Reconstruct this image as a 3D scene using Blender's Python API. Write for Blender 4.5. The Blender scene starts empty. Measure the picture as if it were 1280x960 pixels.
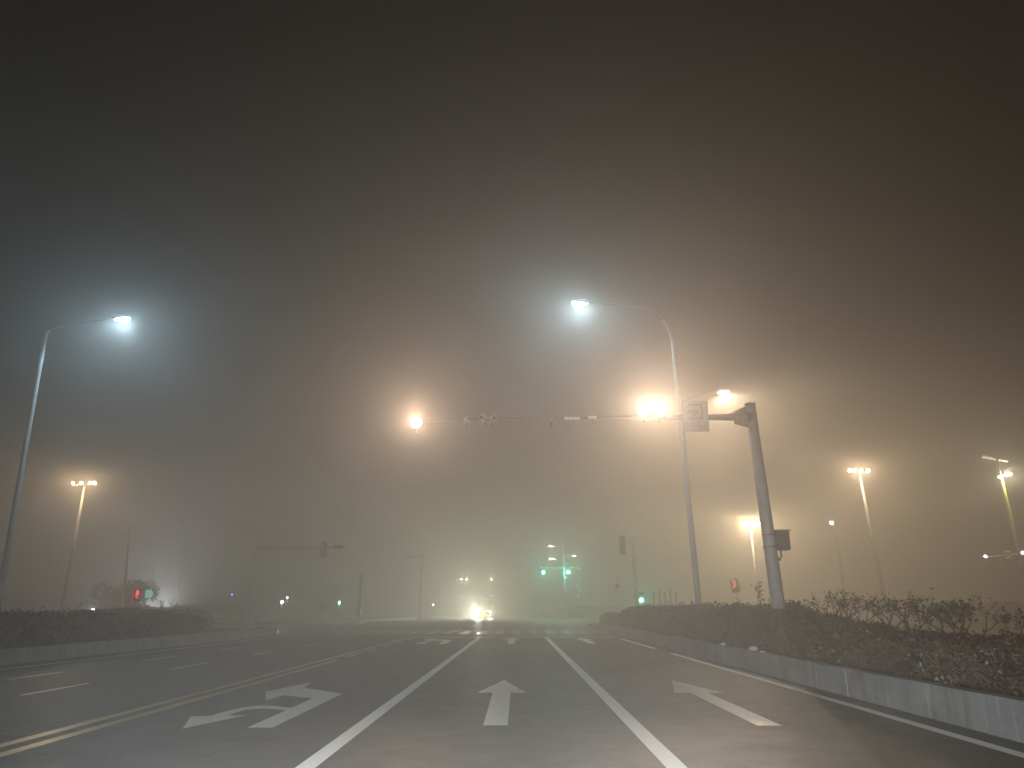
import bpy, bmesh, math, random
import numpy as np
from mathutils import Vector, Matrix

random.seed(7)
rng = np.random.default_rng(11)
R = math.radians
sc = bpy.context.scene
col = sc.collection

# ---------------------------------------------------------------- camera
cd = bpy.data.cameras.new('camera')
cam = bpy.data.objects.new('camera', cd)
col.objects.link(cam)
cd.sensor_width = 36.0
cd.lens = 36.0 * 945.0 / 1280.0
cd.clip_start = 0.05
cd.clip_end = 2000.0
cam.location = (0, 0, 1.35)
cam.rotation_euler = (R(90 + 16.56), 0, R(0.407))
sc.camera = cam

# ---------------------------------------------------------------- world: night sky
w = bpy.data.worlds.new('World')
sc.world = w
w.use_nodes = True
nt = w.node_tree
nt.nodes.clear()
wo = nt.nodes.new('ShaderNodeOutputWorld')
sky = nt.nodes.new('ShaderNodeTexSky')
sky.sky_type = 'NISHITA'
sky.sun_disc = False
sky.sun_elevation = R(-8)
sky.sun_rotation = R(150)
bg1 = nt.nodes.new('ShaderNodeBackground')
bg1.inputs['Strength'].default_value = 0.05
nt.links.new(sky.outputs[0], bg1.inputs[0])
bg2 = nt.nodes.new('ShaderNodeBackground')           # town sky glow on the cloud deck
bg2.inputs['Color'].default_value = (1.0, 0.70, 0.56, 1)
bg2.inputs['Strength'].default_value = 0.0012
ad = nt.nodes.new('ShaderNodeAddShader')
nt.links.new(bg1.outputs[0], ad.inputs[0])
nt.links.new(bg2.outputs[0], ad.inputs[1])
nt.links.new(ad.outputs[0], wo.inputs['Surface'])

# ---------------------------------------------------------------- exposure and sampling
sc.view_settings.view_transform = 'Standard'
sc.view_settings.look = 'None'
sc.view_settings.gamma = 1.0
sc.view_settings.exposure = 0.26
sc.view_settings.use_curve_mapping = False
cy = sc.cycles
cy.use_denoising = True
try:
    cy.denoiser = 'OPENIMAGEDENOISE'
    cy.denoising_input_passes = 'RGB_ALBEDO_NORMAL'
except Exception:
    pass
cy.max_bounces = 6
cy.diffuse_bounces = 2
cy.glossy_bounces = 3
cy.transmission_bounces = 2
cy.volume_bounces = 3
cy.sample_clamp_indirect = 2.0
cy.use_light_tree = True
cy.use_adaptive_sampling = False

LED_W = 700.0        # white street lamps
FILL_W = 880.0       # warm fill lamps on the camera gantry
WARM_W = 1900.0       # warm lamp behind the gantry
MAST_W = 480.0       # each flood of a lit mast
BEAM_W = 3800.0       # each low beam of the car the photo is taken from
HAZE = 0.0155

# ================================================================ helpers
def tag(o, label=None, cat=None, group=None, kind=None):
    if label: o['label'] = label
    if cat: o['category'] = cat
    if group: o['group'] = group
    if kind: o['kind'] = kind
    return o

def empty(name, loc, label, cat, group=None, rz=0.0):
    o = bpy.data.objects.new(name, None)
    col.objects.link(o)
    o.location = loc
    o.rotation_euler = (0, 0, rz)
    o.empty_display_size = 0.2
    return tag(o, label, cat, group)

def copy_tree(o, parent=None):
    c = o.copy()
    col.objects.link(c)
    if parent is not None:
        c.parent = parent
    for ch in list(o.children):
        copy_tree(ch, c)
    return c

class MB:
    def __init__(s):
        s.v = []; s.f = []; s.sm = []
    def add(s, vs, fs, smooth=False):
        n = len(s.v)
        s.v += [tuple(v) for v in vs]
        s.f += [tuple(i + n for i in f) for f in fs]
        s.sm += [smooth] * len(fs)
        return s
    def box(s, c, size, rot=None, bev=0.0):
        x, y, z = (d / 2 for d in size)
        if bev > 0:
            bm = bmesh.new()
            bmesh.ops.create_cube(bm, size=1.0)
            bmesh.ops.scale(bm, vec=size, verts=bm.verts)
            bmesh.ops.bevel(bm, geom=bm.edges[:], offset=bev, segments=2, affect='EDGES')
            bm.verts.index_update()
            vs = [v.co.copy() for v in bm.verts]
            fs = [[v.index for v in f.verts] for f in bm.faces]
            bm.free()
        else:
            vs = [Vector((a, b, d)) for a in (-x, x) for b in (-y, y) for d in (-z, z)]
            fs = [(0, 1, 3, 2), (4, 6, 7, 5), (0, 4, 5, 1), (2, 3, 7, 6), (0, 2, 6, 4), (1, 5, 7, 3)]
        if rot is not None:
            vs = [rot @ v for v in vs]
        c = Vector(c)
        return s.add([v + c for v in vs], fs)
    def tube(s, pts, rad, seg=12, cap=True):
        pts = [Vector(p) for p in pts]
        if not hasattr(rad, '__len__'): rad = [rad] * len(pts)
        vs = []; fs = []
        up = None
        for i, p in enumerate(pts):
            a = pts[max(i - 1, 0)]; b = pts[min(i + 1, len(pts) - 1)]
            d = (b - a).normalized()
            if up is None:
                up = Vector((0, 1, 0)) if abs(d.y) < 0.9 else Vector((1, 0, 0))
            e1 = (up - d * up.dot(d)).normalized()
            up = e1
            e2 = d.cross(e1)
            for k in range(seg):
                t = 2 * math.pi * k / seg
                vs.append(p + (e1 * math.cos(t) + e2 * math.sin(t)) * rad[i])
        for i in range(len(pts) - 1):
            for k in range(seg):
                k2 = (k + 1) % seg
                fs.append((i * seg + k, i * seg + k2, (i + 1) * seg + k2, (i + 1) * seg + k))
        s.add(vs, fs, True)
        if cap:
            n = len(s.v) - len(vs)
            s.f.append(tuple(n + k for k in reversed(range(seg)))); s.sm.append(False)
            s.f.append(tuple(n + (len(pts) - 1) * seg + k for k in range(seg))); s.sm.append(False)
        return s
    def disc(s, c, r, n, depth=0.02, seg=24):
        c = Vector(c); n = Vector(n).normalized()
        return s.tube([c - n * depth / 2, c + n * depth / 2], r, seg)
    def poly(s, pts, z):
        return s.add([(p[0], p[1], z) for p in pts], [tuple(range(len(pts)))])
    def prism(s, pts, z0, z1):
        n = len(pts)
        vs = [(p[0], p[1], z0) for p in pts] + [(p[0], p[1], z1) for p in pts]
        fs = [tuple(reversed(range(n))), tuple(range(n, 2 * n))]
        fs += [(i, (i + 1) % n, n + (i + 1) % n, n + i) for i in range(n)]
        return s.add(vs, fs)
    def sphere(s, c, r, sx=1, sy=1, sz=1, seg=16, rings=10):
        vs = []; fs = []
        for i in range(rings + 1):
            p = math.pi * i / rings
            for k in range(seg):
                t = 2 * math.pi * k / seg
                vs.append((c[0] + r * sx * math.sin(p) * math.cos(t), c[1] + r * sy * math.sin(p) * math.sin(t), c[2] + r * sz * math.cos(p)))
        for i in range(rings):
            for k in range(seg):
                k2 = (k + 1) % seg
                fs.append((i * seg + k, (i + 1) * seg + k, (i + 1) * seg + k2, i * seg + k2))
        return s.add(vs, fs, True)
    def build(s, name, mat, parent=None):
        me = bpy.data.meshes.new(name)
        me.from_pydata(s.v, [], s.f)
        me.polygons.foreach_set('use_smooth', s.sm)
        me.materials.append(mat)
        me.update()
        o = bpy.data.objects.new(name, me)
        col.objects.link(o)
        if parent is not None: o.parent = parent
        return o

def lamp(parent, loc, watts, color, size=0.1, kind='POINT', rot=None, spot=None, blend=0.6, name='bulb'):
    l = bpy.data.lights.new(name, kind)
    l.energy = watts
    l.color = color
    if kind in ('POINT', 'SPOT'): l.shadow_soft_size = size
    if kind == 'SPOT':
        l.spot_size = R(spot); l.spot_blend = blend
    if kind == 'AREA':
        l.shape = 'DISK'; l.size = size
    o = bpy.data.objects.new(name, l)
    col.objects.link(o)
    o.location = loc
    if rot is not None: o.rotation_euler = rot
    if parent is not None: o.parent = parent
    return o

# ---------------------------------------------------------------- materials
def mat(name, base, rough=0.5, metal=0.0, var=0.25, scale=6.0, bump=0.0, bscale=60.0, spec=0.5, stretch=(1, 1, 1), rvar=0.1, second=None):
    m = bpy.data.materials.new(name)
    m.use_nodes = True
    n = m.node_tree
    b = n.nodes['Principled BSDF']
    tc = n.nodes.new('ShaderNodeTexCoord')
    mp = n.nodes.new('ShaderNodeMapping')
    mp.inputs['Scale'].default_value = stretch
    n.links.new(tc.outputs['Object'], mp.inputs[0])
    nz = n.nodes.new('ShaderNodeTexNoise')
    nz.inputs['Scale'].default_value = scale
    nz.inputs['Detail'].default_value = 6
    nz.inputs['Roughness'].default_value = 0.65
    n.links.new(mp.outputs[0], nz.inputs['Vector'])
    cr = n.nodes.new('ShaderNodeValToRGB')
    lo = tuple(c * (1 - var) for c in base); hi = tuple(min(1, c * (1 + var)) for c in (second or base))
    cr.color_ramp.elements[0].position = 0.32; cr.color_ramp.elements[0].color = (*lo, 1)
    cr.color_ramp.elements[1].position = 0.68; cr.color_ramp.elements[1].color = (*hi, 1)
    n.links.new(nz.outputs['Fac'], cr.inputs[0])
    n.links.new(cr.outputs[0], b.inputs['Base Color'])
    mr = n.nodes.new('ShaderNodeMapRange')
    mr.inputs['To Min'].default_value = max(0.02, rough - rvar); mr.inputs['To Max'].default_value = min(1, rough + rvar)
    n.links.new(nz.outputs['Fac'], mr.inputs['Value'])
    n.links.new(mr.outputs[0], b.inputs['Roughness'])
    b.inputs['Metallic'].default_value = metal
    b.inputs['Specular IOR Level'].default_value = spec
    if bump > 0:
        n2 = n.nodes.new('ShaderNodeTexNoise')
        n2.inputs['Scale'].default_value = bscale
        n2.inputs['Detail'].default_value = 3
        n.links.new(mp.outputs[0], n2.inputs['Vector'])
        bp = n.nodes.new('ShaderNodeBump')
        bp.inputs['Strength'].default_value = bump
        bp.inputs['Distance'].default_value = 0.02
        n.links.new(n2.outputs['Fac'], bp.inputs['Height'])
        n.links.new(bp.outputs[0], b.inputs['Normal'])
    return m

def glow(name, color, strength):
    m = bpy.data.materials.new(name)
    m.use_nodes = True
    b = m.node_tree.nodes['Principled BSDF']
    b.inputs['Base Color'].default_value = (0.3, 0.3, 0.3, 1)
    b.inputs['Emission Color'].default_value = (*color, 1)
    b.inputs['Emission Strength'].default_value = strength
    m.cycles.emission_sampling = 'NONE'
    return m

M = {}
M['galv'] = mat('galvanised_steel', (0.50, 0.51, 0.52), 0.45, 0.0, 0.15, 9, 0.05, 40)
M['grey_paint'] = mat('grey_painted_steel', (0.36, 0.36, 0.36), 0.5, 0.0, 0.15, 5)
M['dark_steel'] = mat('weathered_dark_steel', (0.10, 0.10, 0.105), 0.5, 0.0, 0.25, 8)
M['mid_steel'] = mat('grey_weathered_steel', (0.15, 0.147, 0.145), 0.5, 0.0, 0.15, 8)
M['black'] = mat('black_housing', (0.03, 0.03, 0.032), 0.45, 0.0, 0.3, 20)
M['white_paint'] = mat('white_enamel', (0.75, 0.75, 0.74), 0.4, 0.0, 0.08, 12)
M['glass'] = mat('dark_glass', (0.02, 0.022, 0.025), 0.08, 0.0, 0.2, 4)
M['rubber'] = mat('tyre_rubber', (0.02, 0.02, 0.02), 0.8, 0.0, 0.2, 20)
M['blue_sign'] = mat('pale_sign_face', (0.38, 0.38, 0.39), 0.4, 0.0, 0.1, 4)
M['green_sign'] = mat('green_sign_face', (0.22, 0.75, 0.55), 0.4, 0.0, 0.08, 6)
M['sign_dark'] = mat('dark_sign_film', (0.26, 0.25, 0.25), 0.5, 0.0, 0.05, 6)
M['sign_white'] = mat('white_sign_film', (0.7, 0.7, 0.68), 0.4, 0.0, 0.05, 6)
M['cab_paint'] = mat('grey_vehicle_paint', (0.16, 0.17, 0.17), 0.3, 0.0, 0.08, 2)
M['cargo'] = mat('grey_cargo_box', (0.15, 0.155, 0.155), 0.5, 0.0, 0.12, 2)
M['litter'] = mat('white_litter', (0.7, 0.7, 0.68), 0.6, 0.0, 0.1, 12)
M['bark'] = mat('grey_brown_bark', (0.10, 0.08, 0.062), 0.85, 0.0, 0.3, 30, 0.4, 60)
M['bark_lit'] = mat('lamplit_bark', (0.17, 0.14, 0.11), 0.85, 0.0, 0.3, 30, 0.4, 60)  # bark lightened in colour for the lamplight on the bushes
M['leaf'] = mat('hedge_leaf', (0.055, 0.058, 0.030), 0.45, 0.0, 0.45, 1.3, second=(0.085, 0.070, 0.042))
M['leaf_red'] = mat('reddish_hedge_leaf', (0.044, 0.042, 0.028), 0.5, 0.0, 0.4, 1.1, second=(0.064, 0.050, 0.036))
M['core'] = mat('hedge_twigs', (0.035, 0.032, 0.022), 0.9, 0.0, 0.4, 8, 0.6, 20)
M['soil'] = mat('bare_soil', (0.10, 0.085, 0.065), 0.95, 0.0, 0.3, 1.2, 0.4, 12)
M['ground'] = mat('dusty_ground', (0.11, 0.10, 0.088), 0.8, 0.0, 0.25, 0.15, 0.2, 6)
M['aux'] = mat('service_road', (0.10, 0.095, 0.09), 0.4, 0.0, 0.25, 0.3, 0.1, 40, rvar=0.15)
M['yellow_pole'] = mat('yellow_pole_paint', (0.55, 0.48, 0.12), 0.5, 0.0, 0.1, 10)

def asphalt():
    m = bpy.data.materials.new('asphalt')
    m.use_nodes = True
    n = m.node_tree; L = n.links.new
    b = n.nodes['Principled BSDF']
    tc = n.nodes.new('ShaderNodeTexCoord')
    def noise(scale, detail, stretch=(1, 1, 1)):
        mp = n.nodes.new('ShaderNodeMapping'); mp.inputs['Scale'].default_value = stretch
        L(tc.outputs['Object'], mp.inputs[0])
        z = n.nodes.new('ShaderNodeTexNoise'); z.inputs['Scale'].default_value = scale; z.inputs['Detail'].default_value = detail
        z.inputs['Roughness'].default_value = 0.6
        L(mp.outputs[0], z.inputs['Vector'])
        return z
    big = noise(0.35, 5, (1, 0.18, 1))       # wheel tracks run along the road
    fine = noise(55, 4)
    mid = noise(2.2, 6)
    r1 = n.nodes.new('ShaderNodeValToRGB')
    r1.color_ramp.elements[0].position = 0.3; r1.color_ramp.elements[0].color = (0.046, 0.0465, 0.048, 1)
    r1.color_ramp.elements[1].position = 0.72; r1.color_ramp.elements[1].color = (0.066, 0.067, 0.069, 1)
    L(big.outputs['Fac'], r1.inputs[0])
    r2 = n.nodes.new('ShaderNodeValToRGB')
    r2.color_ramp.elements[0].position = 0.3; r2.color_ramp.elements[0].color = (0.62, 0.62, 0.62, 1)
    r2.color_ramp.elements[1].position = 0.75; r2.color_ramp.elements[1].color = (1.35, 1.35, 1.35, 1)
    L(fine.outputs['Fac'], r2.inputs[0])
    mx = n.nodes.new('ShaderNodeMix'); mx.data_type = 'RGBA'; mx.blend_type = 'MULTIPLY'; mx.inputs[0].default_value = 1
    L(r1.outputs[0], mx.inputs[6]); L(r2.outputs[0], mx.inputs[7])
    agg = noise(16, 5)                        # coarse aggregate
    ra = n.nodes.new('ShaderNodeMapRange'); ra.inputs['From Min'].default_value = 0.3; ra.inputs['From Max'].default_value = 0.7
    ra.inputs['To Min'].default_value = 0.72; ra.inputs['To Max'].default_value = 1.3
    L(agg.outputs['Fac'], ra.inputs['Value'])
    vo = n.nodes.new('ShaderNodeTexVoronoi'); vo.feature = 'DISTANCE_TO_EDGE'; vo.inputs['Scale'].default_value = 0.16
    dw = n.nodes.new('ShaderNodeVectorMath'); dw.operation = 'MULTIPLY_ADD'; dw.inputs[1].default_value = (1.6, 1.6, 0)
    wn = noise(0.9, 5); L(wn.outputs['Color'], dw.inputs[0]); L(tc.outputs['Object'], dw.inputs[2]); L(dw.outputs[0], vo.inputs['Vector'])
    rc = n.nodes.new('ShaderNodeMapRange'); rc.inputs['From Min'].default_value = 0.0; rc.inputs['From Max'].default_value = 0.006
    rc.inputs['To Min'].default_value = 0.55; rc.inputs['To Max'].default_value = 1.0
    L(vo.outputs['Distance'], rc.inputs['Value'])
    st = noise(0.55, 3); rs = n.nodes.new('ShaderNodeMapRange'); rs.inputs['From Min'].default_value = 0.66; rs.inputs['From Max'].default_value = 0.74
    rs.inputs['To Min'].default_value = 1.0; rs.inputs['To Max'].default_value = 0.68   # oil stains
    L(st.outputs['Fac'], rs.inputs['Value'])
    prod = ra.outputs[0]
    for sck in (rc.outputs[0], rs.outputs[0]):
        mm = n.nodes.new('ShaderNodeMath'); mm.operation = 'MULTIPLY'; L(prod, mm.inputs[0]); L(sck, mm.inputs[1]); prod = mm.outputs[0]
    vs_ = n.nodes.new('ShaderNodeVectorMath'); vs_.operation = 'SCALE'; L(mx.outputs[2], vs_.inputs[0]); L(prod, vs_.inputs['Scale'])
    L(vs_.outputs[0], b.inputs['Base Color'])
    mr = n.nodes.new('ShaderNodeMapRange')
    mr.inputs['From Min'].default_value = 0.3; mr.inputs['From Max'].default_value = 0.7
    mr.inputs['To Min'].default_value = 0.46; mr.inputs['To Max'].default_value = 0.58; b.inputs['Specular IOR Level'].default_value = 0.3
    L(mid.outputs['Fac'], mr.inputs['Value']); L(mr.outputs[0], b.inputs['Roughness'])
    bp = n.nodes.new('ShaderNodeBump'); bp.inputs['Strength'].default_value = 0.35; bp.inputs['Distance'].default_value = 0.006
    L(fine.outputs['Fac'], bp.inputs['Height'])
    rip = noise(1.1, 2, (0.35, 1.6, 1))      # cross ripples of the rolled surface
    b2 = n.nodes.new('ShaderNodeBump'); b2.inputs['Strength'].default_value = 0.08; b2.inputs['Distance'].default_value = 0.012
    L(rip.outputs['Fac'], b2.inputs['Height']); L(bp.outputs[0], b2.inputs['Normal'])
    L(b2.outputs[0], b.inputs['Normal'])
    return m
M['asphalt'] = asphalt()

def paint(name, c, worn, rough=0.32):
    m = bpy.data.materials.new(name)
    m.use_nodes = True
    n = m.node_tree; L = n.links.new
    b = n.nodes['Principled BSDF']
    tc = n.nodes.new('ShaderNodeTexCoord')
    z = n.nodes.new('ShaderNodeTexNoise'); z.inputs['Scale'].default_value = 16; z.inputs['Detail'].default_value = 9; z.inputs['Roughness'].default_value = 0.72
    L(tc.outputs['Object'], z.inputs['Vector'])
    r = n.nodes.new('ShaderNodeValToRGB')
    r.color_ramp.elements[0].position = worn - 0.07; r.color_ramp.elements[0].color = tuple(v * 0.55 for v in c) + (1,)
    r.color_ramp.elements[1].position = worn + 0.07; r.color_ramp.elements[1].color = (*c, 1)
    L(z.outputs['Fac'], r.inputs[0]); L(r.outputs[0], b.inputs['Base Color'])
    b.inputs['Roughness'].default_value = rough
    return m
M['mark_white'] = paint('white_road_paint', (0.80, 0.81, 0.80), 0.36, 0.55)
M['mark_worn'] = paint('worn_white_road_paint', (0.78, 0.78, 0.77), 0.44)
M['mark_cross'] = paint('worn_crossing_paint', (0.78, 0.78, 0.77), 0.42, 0.2)
M['mark_yellow'] = paint('yellow_road_paint', (0.50, 0.37, 0.11), 0.44)

def concrete():
    m = bpy.data.materials.new('stained_kerb_concrete')
    m.use_nodes = True
    n = m.node_tree; L = n.links.new
    b = n.nodes['Principled BSDF']
    tc = n.nodes.new('ShaderNodeTexCoord')
    def ns(scale, st, det=6):
        mp = n.nodes.new('ShaderNodeMapping'); mp.inputs['Scale'].default_value = st
        L(tc.outputs['Object'], mp.inputs[0])
        z = n.nodes.new('ShaderNodeTexNoise'); z.inputs['Scale'].default_value = scale; z.inputs['Detail'].default_value = det
        z.inputs['Roughness'].default_value = 0.6
        L(mp.outputs[0], z.inputs['Vector']); return z
    blotch = ns(1.6, (1, 1, 1.5))
    drip = ns(2.0, (1, 3.6, 0.25), 5)        # run-off streaks down the face
    r1 = n.nodes.new('ShaderNodeValToRGB')
    r1.color_ramp.elements[0].position = 0.3; r1.color_ramp.elements[0].color = (0.13, 0.135, 0.135, 1)
    r1.color_ramp.elements[1].position = 0.7; r1.color_ramp.elements[1].color = (0.235, 0.24, 0.24, 1)
    L(blotch.outputs['Fac'], r1.inputs[0])
    r2 = n.nodes.new('ShaderNodeValToRGB')
    e = r2.color_ramp.elements
    e[0].position = 0.30; e[0].color = (0.62, 0.62, 0.61, 1)
    e[1].position = 0.50; e[1].color = (1, 1, 1, 1)
    x = e.new(0.62); x.color = (1.0, 1.0, 1.0, 1)
    x = e.new(0.70); x.color = (2.0, 2.0, 1.97, 1)
    L(drip.outputs['Fac'], r2.inputs[0])
    mx = n.nodes.new('ShaderNodeMix'); mx.data_type = 'RGBA'; mx.blend_type = 'MULTIPLY'; mx.inputs[0].default_value = 1
    L(r1.outputs[0], mx.inputs[6]); L(r2.outputs[0], mx.inputs[7])
    L(mx.outputs[2], b.inputs['Base Color'])
    b.inputs['Roughness'].default_value = 0.75
    f = ns(30, (1, 1, 1), 4)
    bp = n.nodes.new('ShaderNodeBump'); bp.inputs['Strength'].default_value = 0.4; bp.inputs['Distance'].default_value = 0.01
    L(f.outputs['Fac'], bp.inputs['Height']); L(bp.outputs[0], b.inputs['Normal'])
    return m
M['concrete'] = concrete()

G = {}
G['led'] = glow('led_lens', (0.62, 0.90, 1.0), 60)
G['fill'] = glow('warm_fill_lens', (1.0, 0.80, 0.50), 40)
G['warm'] = glow('warm_led_lens', (1.0, 0.88, 0.62), 70)
G['flood'] = glow('sodium_flood_lens', (1.0, 0.72, 0.30), 70)
G['flood_pale'] = glow('pale_flood_lens', (1.0, 0.86, 0.55), 70)
G['green'] = glow('green_signal', (0.08, 1.0, 0.66), 40)
G['red'] = glow('red_signal', (1.0, 0.06, 0.08), 1.3)
G['white'] = glow('white_lamp', (0.95, 1.0, 1.0), 25)
G['head'] = glow('headlamp', (0.95, 1.0, 1.0), 40)
G['yellow'] = glow('yellow_fog_lamp', (1.0, 0.78, 0.0), 26)
G['marker'] = glow('marker_lamp', (0.95, 1.0, 0.95), 22)
G['bead'] = glow('bead_lamp', (0.95, 1.0, 0.95), 5)
G['green_panel'] = glow('self_glow_green_panel', (0.25, 0.85, 0.62), 0.55)  # faint emission added to the sign face so it stays visible
G['purple'] = glow('violet_lamp', (0.35, 0.25, 1.0), 6)
G['pink'] = glow('pinkish_lamp', (1.0, 0.75, 0.95), 8)
G['rear'] = glow('amber_lamp', (1.0, 0.75, 0.45), 14)

# ================================================================ setting
def struct(name, mb, m):
    o = mb.build(name, m)
    o['kind'] = 'structure'
    return o

def rect(x0, y0, x1, y1, z):
    return MB().poly([(x0, y0), (x1, y0), (x1, y1), (x0, y1)], z)

struct('ground', rect(-320, -320, 320, 320, -0.012), M['ground'])
struct('road', rect(-12.85, -60, 5.3, 300, 0.0), M['asphalt'])
mb = MB()
mb.poly([(-200, 44.5), (-12.855, 44.5), (-12.855, 108), (-200, 108)], -0.004)
mb.poly([(5.305, 44.5), (200, 44.5), (200, 108), (5.305, 108)], -0.004)
struct('cross_road', mb, M['asphalt'])
struct('service_road', rect(9.6, -60, 30, 44.4, -0.004), M['aux'])

# --- road markings
def marking(name, mb, m):
    return struct(name, mb, m)
Z = 0.004
mb = MB()
for x0, x1, y0, y1 in ((-1.97, -1.79, -20, 39), (1.31, 1.50, -20, 39)):
    mb.poly([(x0, y0), (x1, y0), (x1, y1), (x0, y1)], Z)
marking('lane_line_marking', mb, M['mark_white'])
mb = MB()
for y0, y1 in ((-14, 25.2), (28.2, 37.5)):
    mb.poly([(4.76, y0), (4.93, y0), (4.93, y1), (4.76, y1)], Z)
marking('edge_line_marking', mb, M['mark_white'])
mb = MB()
mb.poly([(-5.38, -20), (-5.23, -20), (-5.23, 39), (-5.38, 39)], Z)
mb.poly([(-5.05, -20), (-4.90, -20), (-4.90, 22), (-5.05, 22)], Z)
for k in range(5):
    y = 23.3 + k * 3.2
    mb.poly([(-5.05, y), (-4.90, y), (-4.90, y + 1.7), (-5.05, y + 1.7)], Z)
marking('centre_line_marking', mb, M['mark_yellow'])
mb = MB()
mb.poly([(-5.2, 39.1), (4.95, 39.1), (4.95, 39.6), (-5.2, 39.6)], Z)
marking('stop_line_marking', mb, M['mark_worn'])
mb = MB()
for y0, y1 in ((13.2, 15.2), (18.7, 20.9), (24.4, 26.6), (30, 32.2)):
    mb.poly([(-8.13, y0), (-8.03, y0), (-8.03, y1), (-8.13, y1)], Z)
for y0, y1 in ((10.4, 12.4), (16.0, 17.9), (21.6, 23.8), (27.2, 29.4)):
    mb.poly([(-10.18, y0), (-10.08, y0), (-10.08, y1), (-10.18, y1)], Z)
mb.poly([(-12.0, 2), (-11.88, 2), (-11.88, 42), (-12.0, 42)], Z)
marking('lane_dash_marking', mb, M['mark_worn'])
mb = MB()
for k in range(22):
    x = -16.3 + k * 1.0
    mb.poly([(x, 44.6), (x + 0.48, 44.6), (x + 0.48, 51.5), (x, 51.5)], Z)
marking('crosswalk_marking', mb, M['mark_cross'])

def straight_arrow(mb, cx, dy=0.0):
    mb.poly([(cx - 0.15, 9.9 + dy), (cx + 0.15, 9.9 + dy), (cx + 0.15, 13.6 + dy), (cx + 0.41, 13.6 + dy), (cx, 16.0 + dy), (cx - 0.41, 13.6 + dy), (cx - 0.15, 13.6 + dy)], Z)
def uturn_arrow(mb, dx=0.0, dy=0.0):
    P = lambda pts: mb.poly([(x + dx, y + dy) for x, y in pts], Z)
    P([(-3.20, 9.7), (-2.90, 9.7), (-2.90, 13.42), (-3.22, 12.75)])                       # stem
    P([(-3.222, 12.75), (-2.902, 13.42), (-3.80, 14.42), (-3.80, 13.18)])                  # bar to the left
    P([(-3.802, 13.18), (-3.802, 14.42), (-3.96, 15.47), (-4.28, 13.75), (-3.86, 12.45)])  # left head
    out = [(-3.202, 11.55), (-3.48, 11.75), (-3.72, 11.85), (-3.92, 11.66), (-4.02, 11.05), (-4.04, 10.72)]
    inn = [(-3.202, 11.28), (-3.38, 11.40), (-3.60, 11.48), (-3.78, 11.34), (-3.82, 11.0), (-3.80, 10.75)]
    for k in range(5): P([out[k], out[k + 1], inn[k + 1], inn[k]])                         # thin U-turn arch
    P([(-4.27, 10.66), (-3.93, 9.62), (-3.58, 10.80), (-3.80, 10.752), (-4.04, 10.722)])
mb = MB(); straight_arrow(mb, -0.27); straight_arrow(mb, 3.03); uturn_arrow(mb)
straight_arrow(mb, -0.27, 22.3); straight_arrow(mb, 3.03, 22.3); uturn_arrow(mb, 0, 22.3)
marking('lane_arrow_marking', mb, M['mark_worn'])

# --- kerbs: tall planter kerbs of cast blocks with joints
def kerb_blocks(mb, pts, h, wdt, joint=1.25, closed=False):
    """blocks along a polyline, the wall standing to the left of the direction of travel"""
    for a, b in zip(pts[:-1], pts[1:]):
        a = Vector(a); b = Vector(b)
        L = (b - a).length
        n = max(1, int(round(L / joint)))
        d = (b - a) / n
        ang = math.atan2(d.y, d.x)
        rot = Matrix.Rotation(ang, 3, 'Z')
        nrm = Vector((-d.y, d.x)).normalized()
        for i in range(n):
            c = a + d * (i + 0.5) + nrm * (wdt / 2 + random.uniform(-0.004, 0.004))
            hh = h + random.uniform(-0.008, 0.008)
            mb.box((c.x, c.y, hh / 2 - 0.01), (d.length - 0.003, wdt, hh + 0.02), rot, 0.006)

mb = MB(); kerb_blocks(mb, [(5.62, 44.2), (5.3, 43.2), (5.3, -12)], 0.42, 0.22)
struct('planter_kerb', mb, M['concrete'])
mb = MB(); kerb_blocks(mb, [(-12.85, -10), (-12.85, 42.4), (-13.4, 43.6), (-14.6, 43.8)], 0.38, 0.22)
struct('opposite_planter_kerb', mb, M['concrete'])
mb = MB(); kerb_blocks(mb, [(8.2, 53), (5.6, 53.0), (5.55, 60), (8.2, 60)], 0.30, 0.25)
mb2 = mb
struct('island_kerb', mb, M['concrete'])
mb = MB(); kerb_blocks(mb, [(-34, 68), (-20.5, 71.5), (-17.2, 84), (-14.0, 104), (-13.4, 170)], 0.22, 0.25)
struct('far_island_kerb', mb, M['concrete'])
mb = MB(); kerb_blocks(mb, [(16, 113), (6.6, 113), (5.4, 118), (5.3, 190)], 0.3, 0.25)
struct('far_planter_kerb', mb, M['concrete'])
struct('planting_bed', rect(5.53, -12, 9.5, 43.3, 0.36), M['soil'])
struct('opposite_planting_bed', rect(-19.5, -10, -13.08, 43.4, 0.33), M['soil'])
struct('service_kerb', MB().box((9.56, 16, 0.16), (0.12, 55, 0.42)), M['concrete'])

# ================================================================ foliage
def leaf_quads(centres, normals, size, rs=0.5):
    n = len(centres)
    s = (size * (1 + rs * rng.uniform(-1, 1, n)))[:, None]
    rnd = rng.normal(size=(n, 3)); rnd /= np.linalg.norm(rnd, axis=1)[:, None]
    nn = normals * 0.8 + rnd; nn /= np.linalg.norm(nn, axis=1)[:, None]
    t = np.cross(nn, rng.normal(size=(n, 3))); t /= np.linalg.norm(t, axis=1)[:, None] + 1e-9
    b = np.cross(nn, t)
    t = t * s; b = b * s * 0.5
    q = np.stack([centres - t, centres + b, centres + t, centres - b], axis=1)
    return q.reshape(-1, 3)

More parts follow.
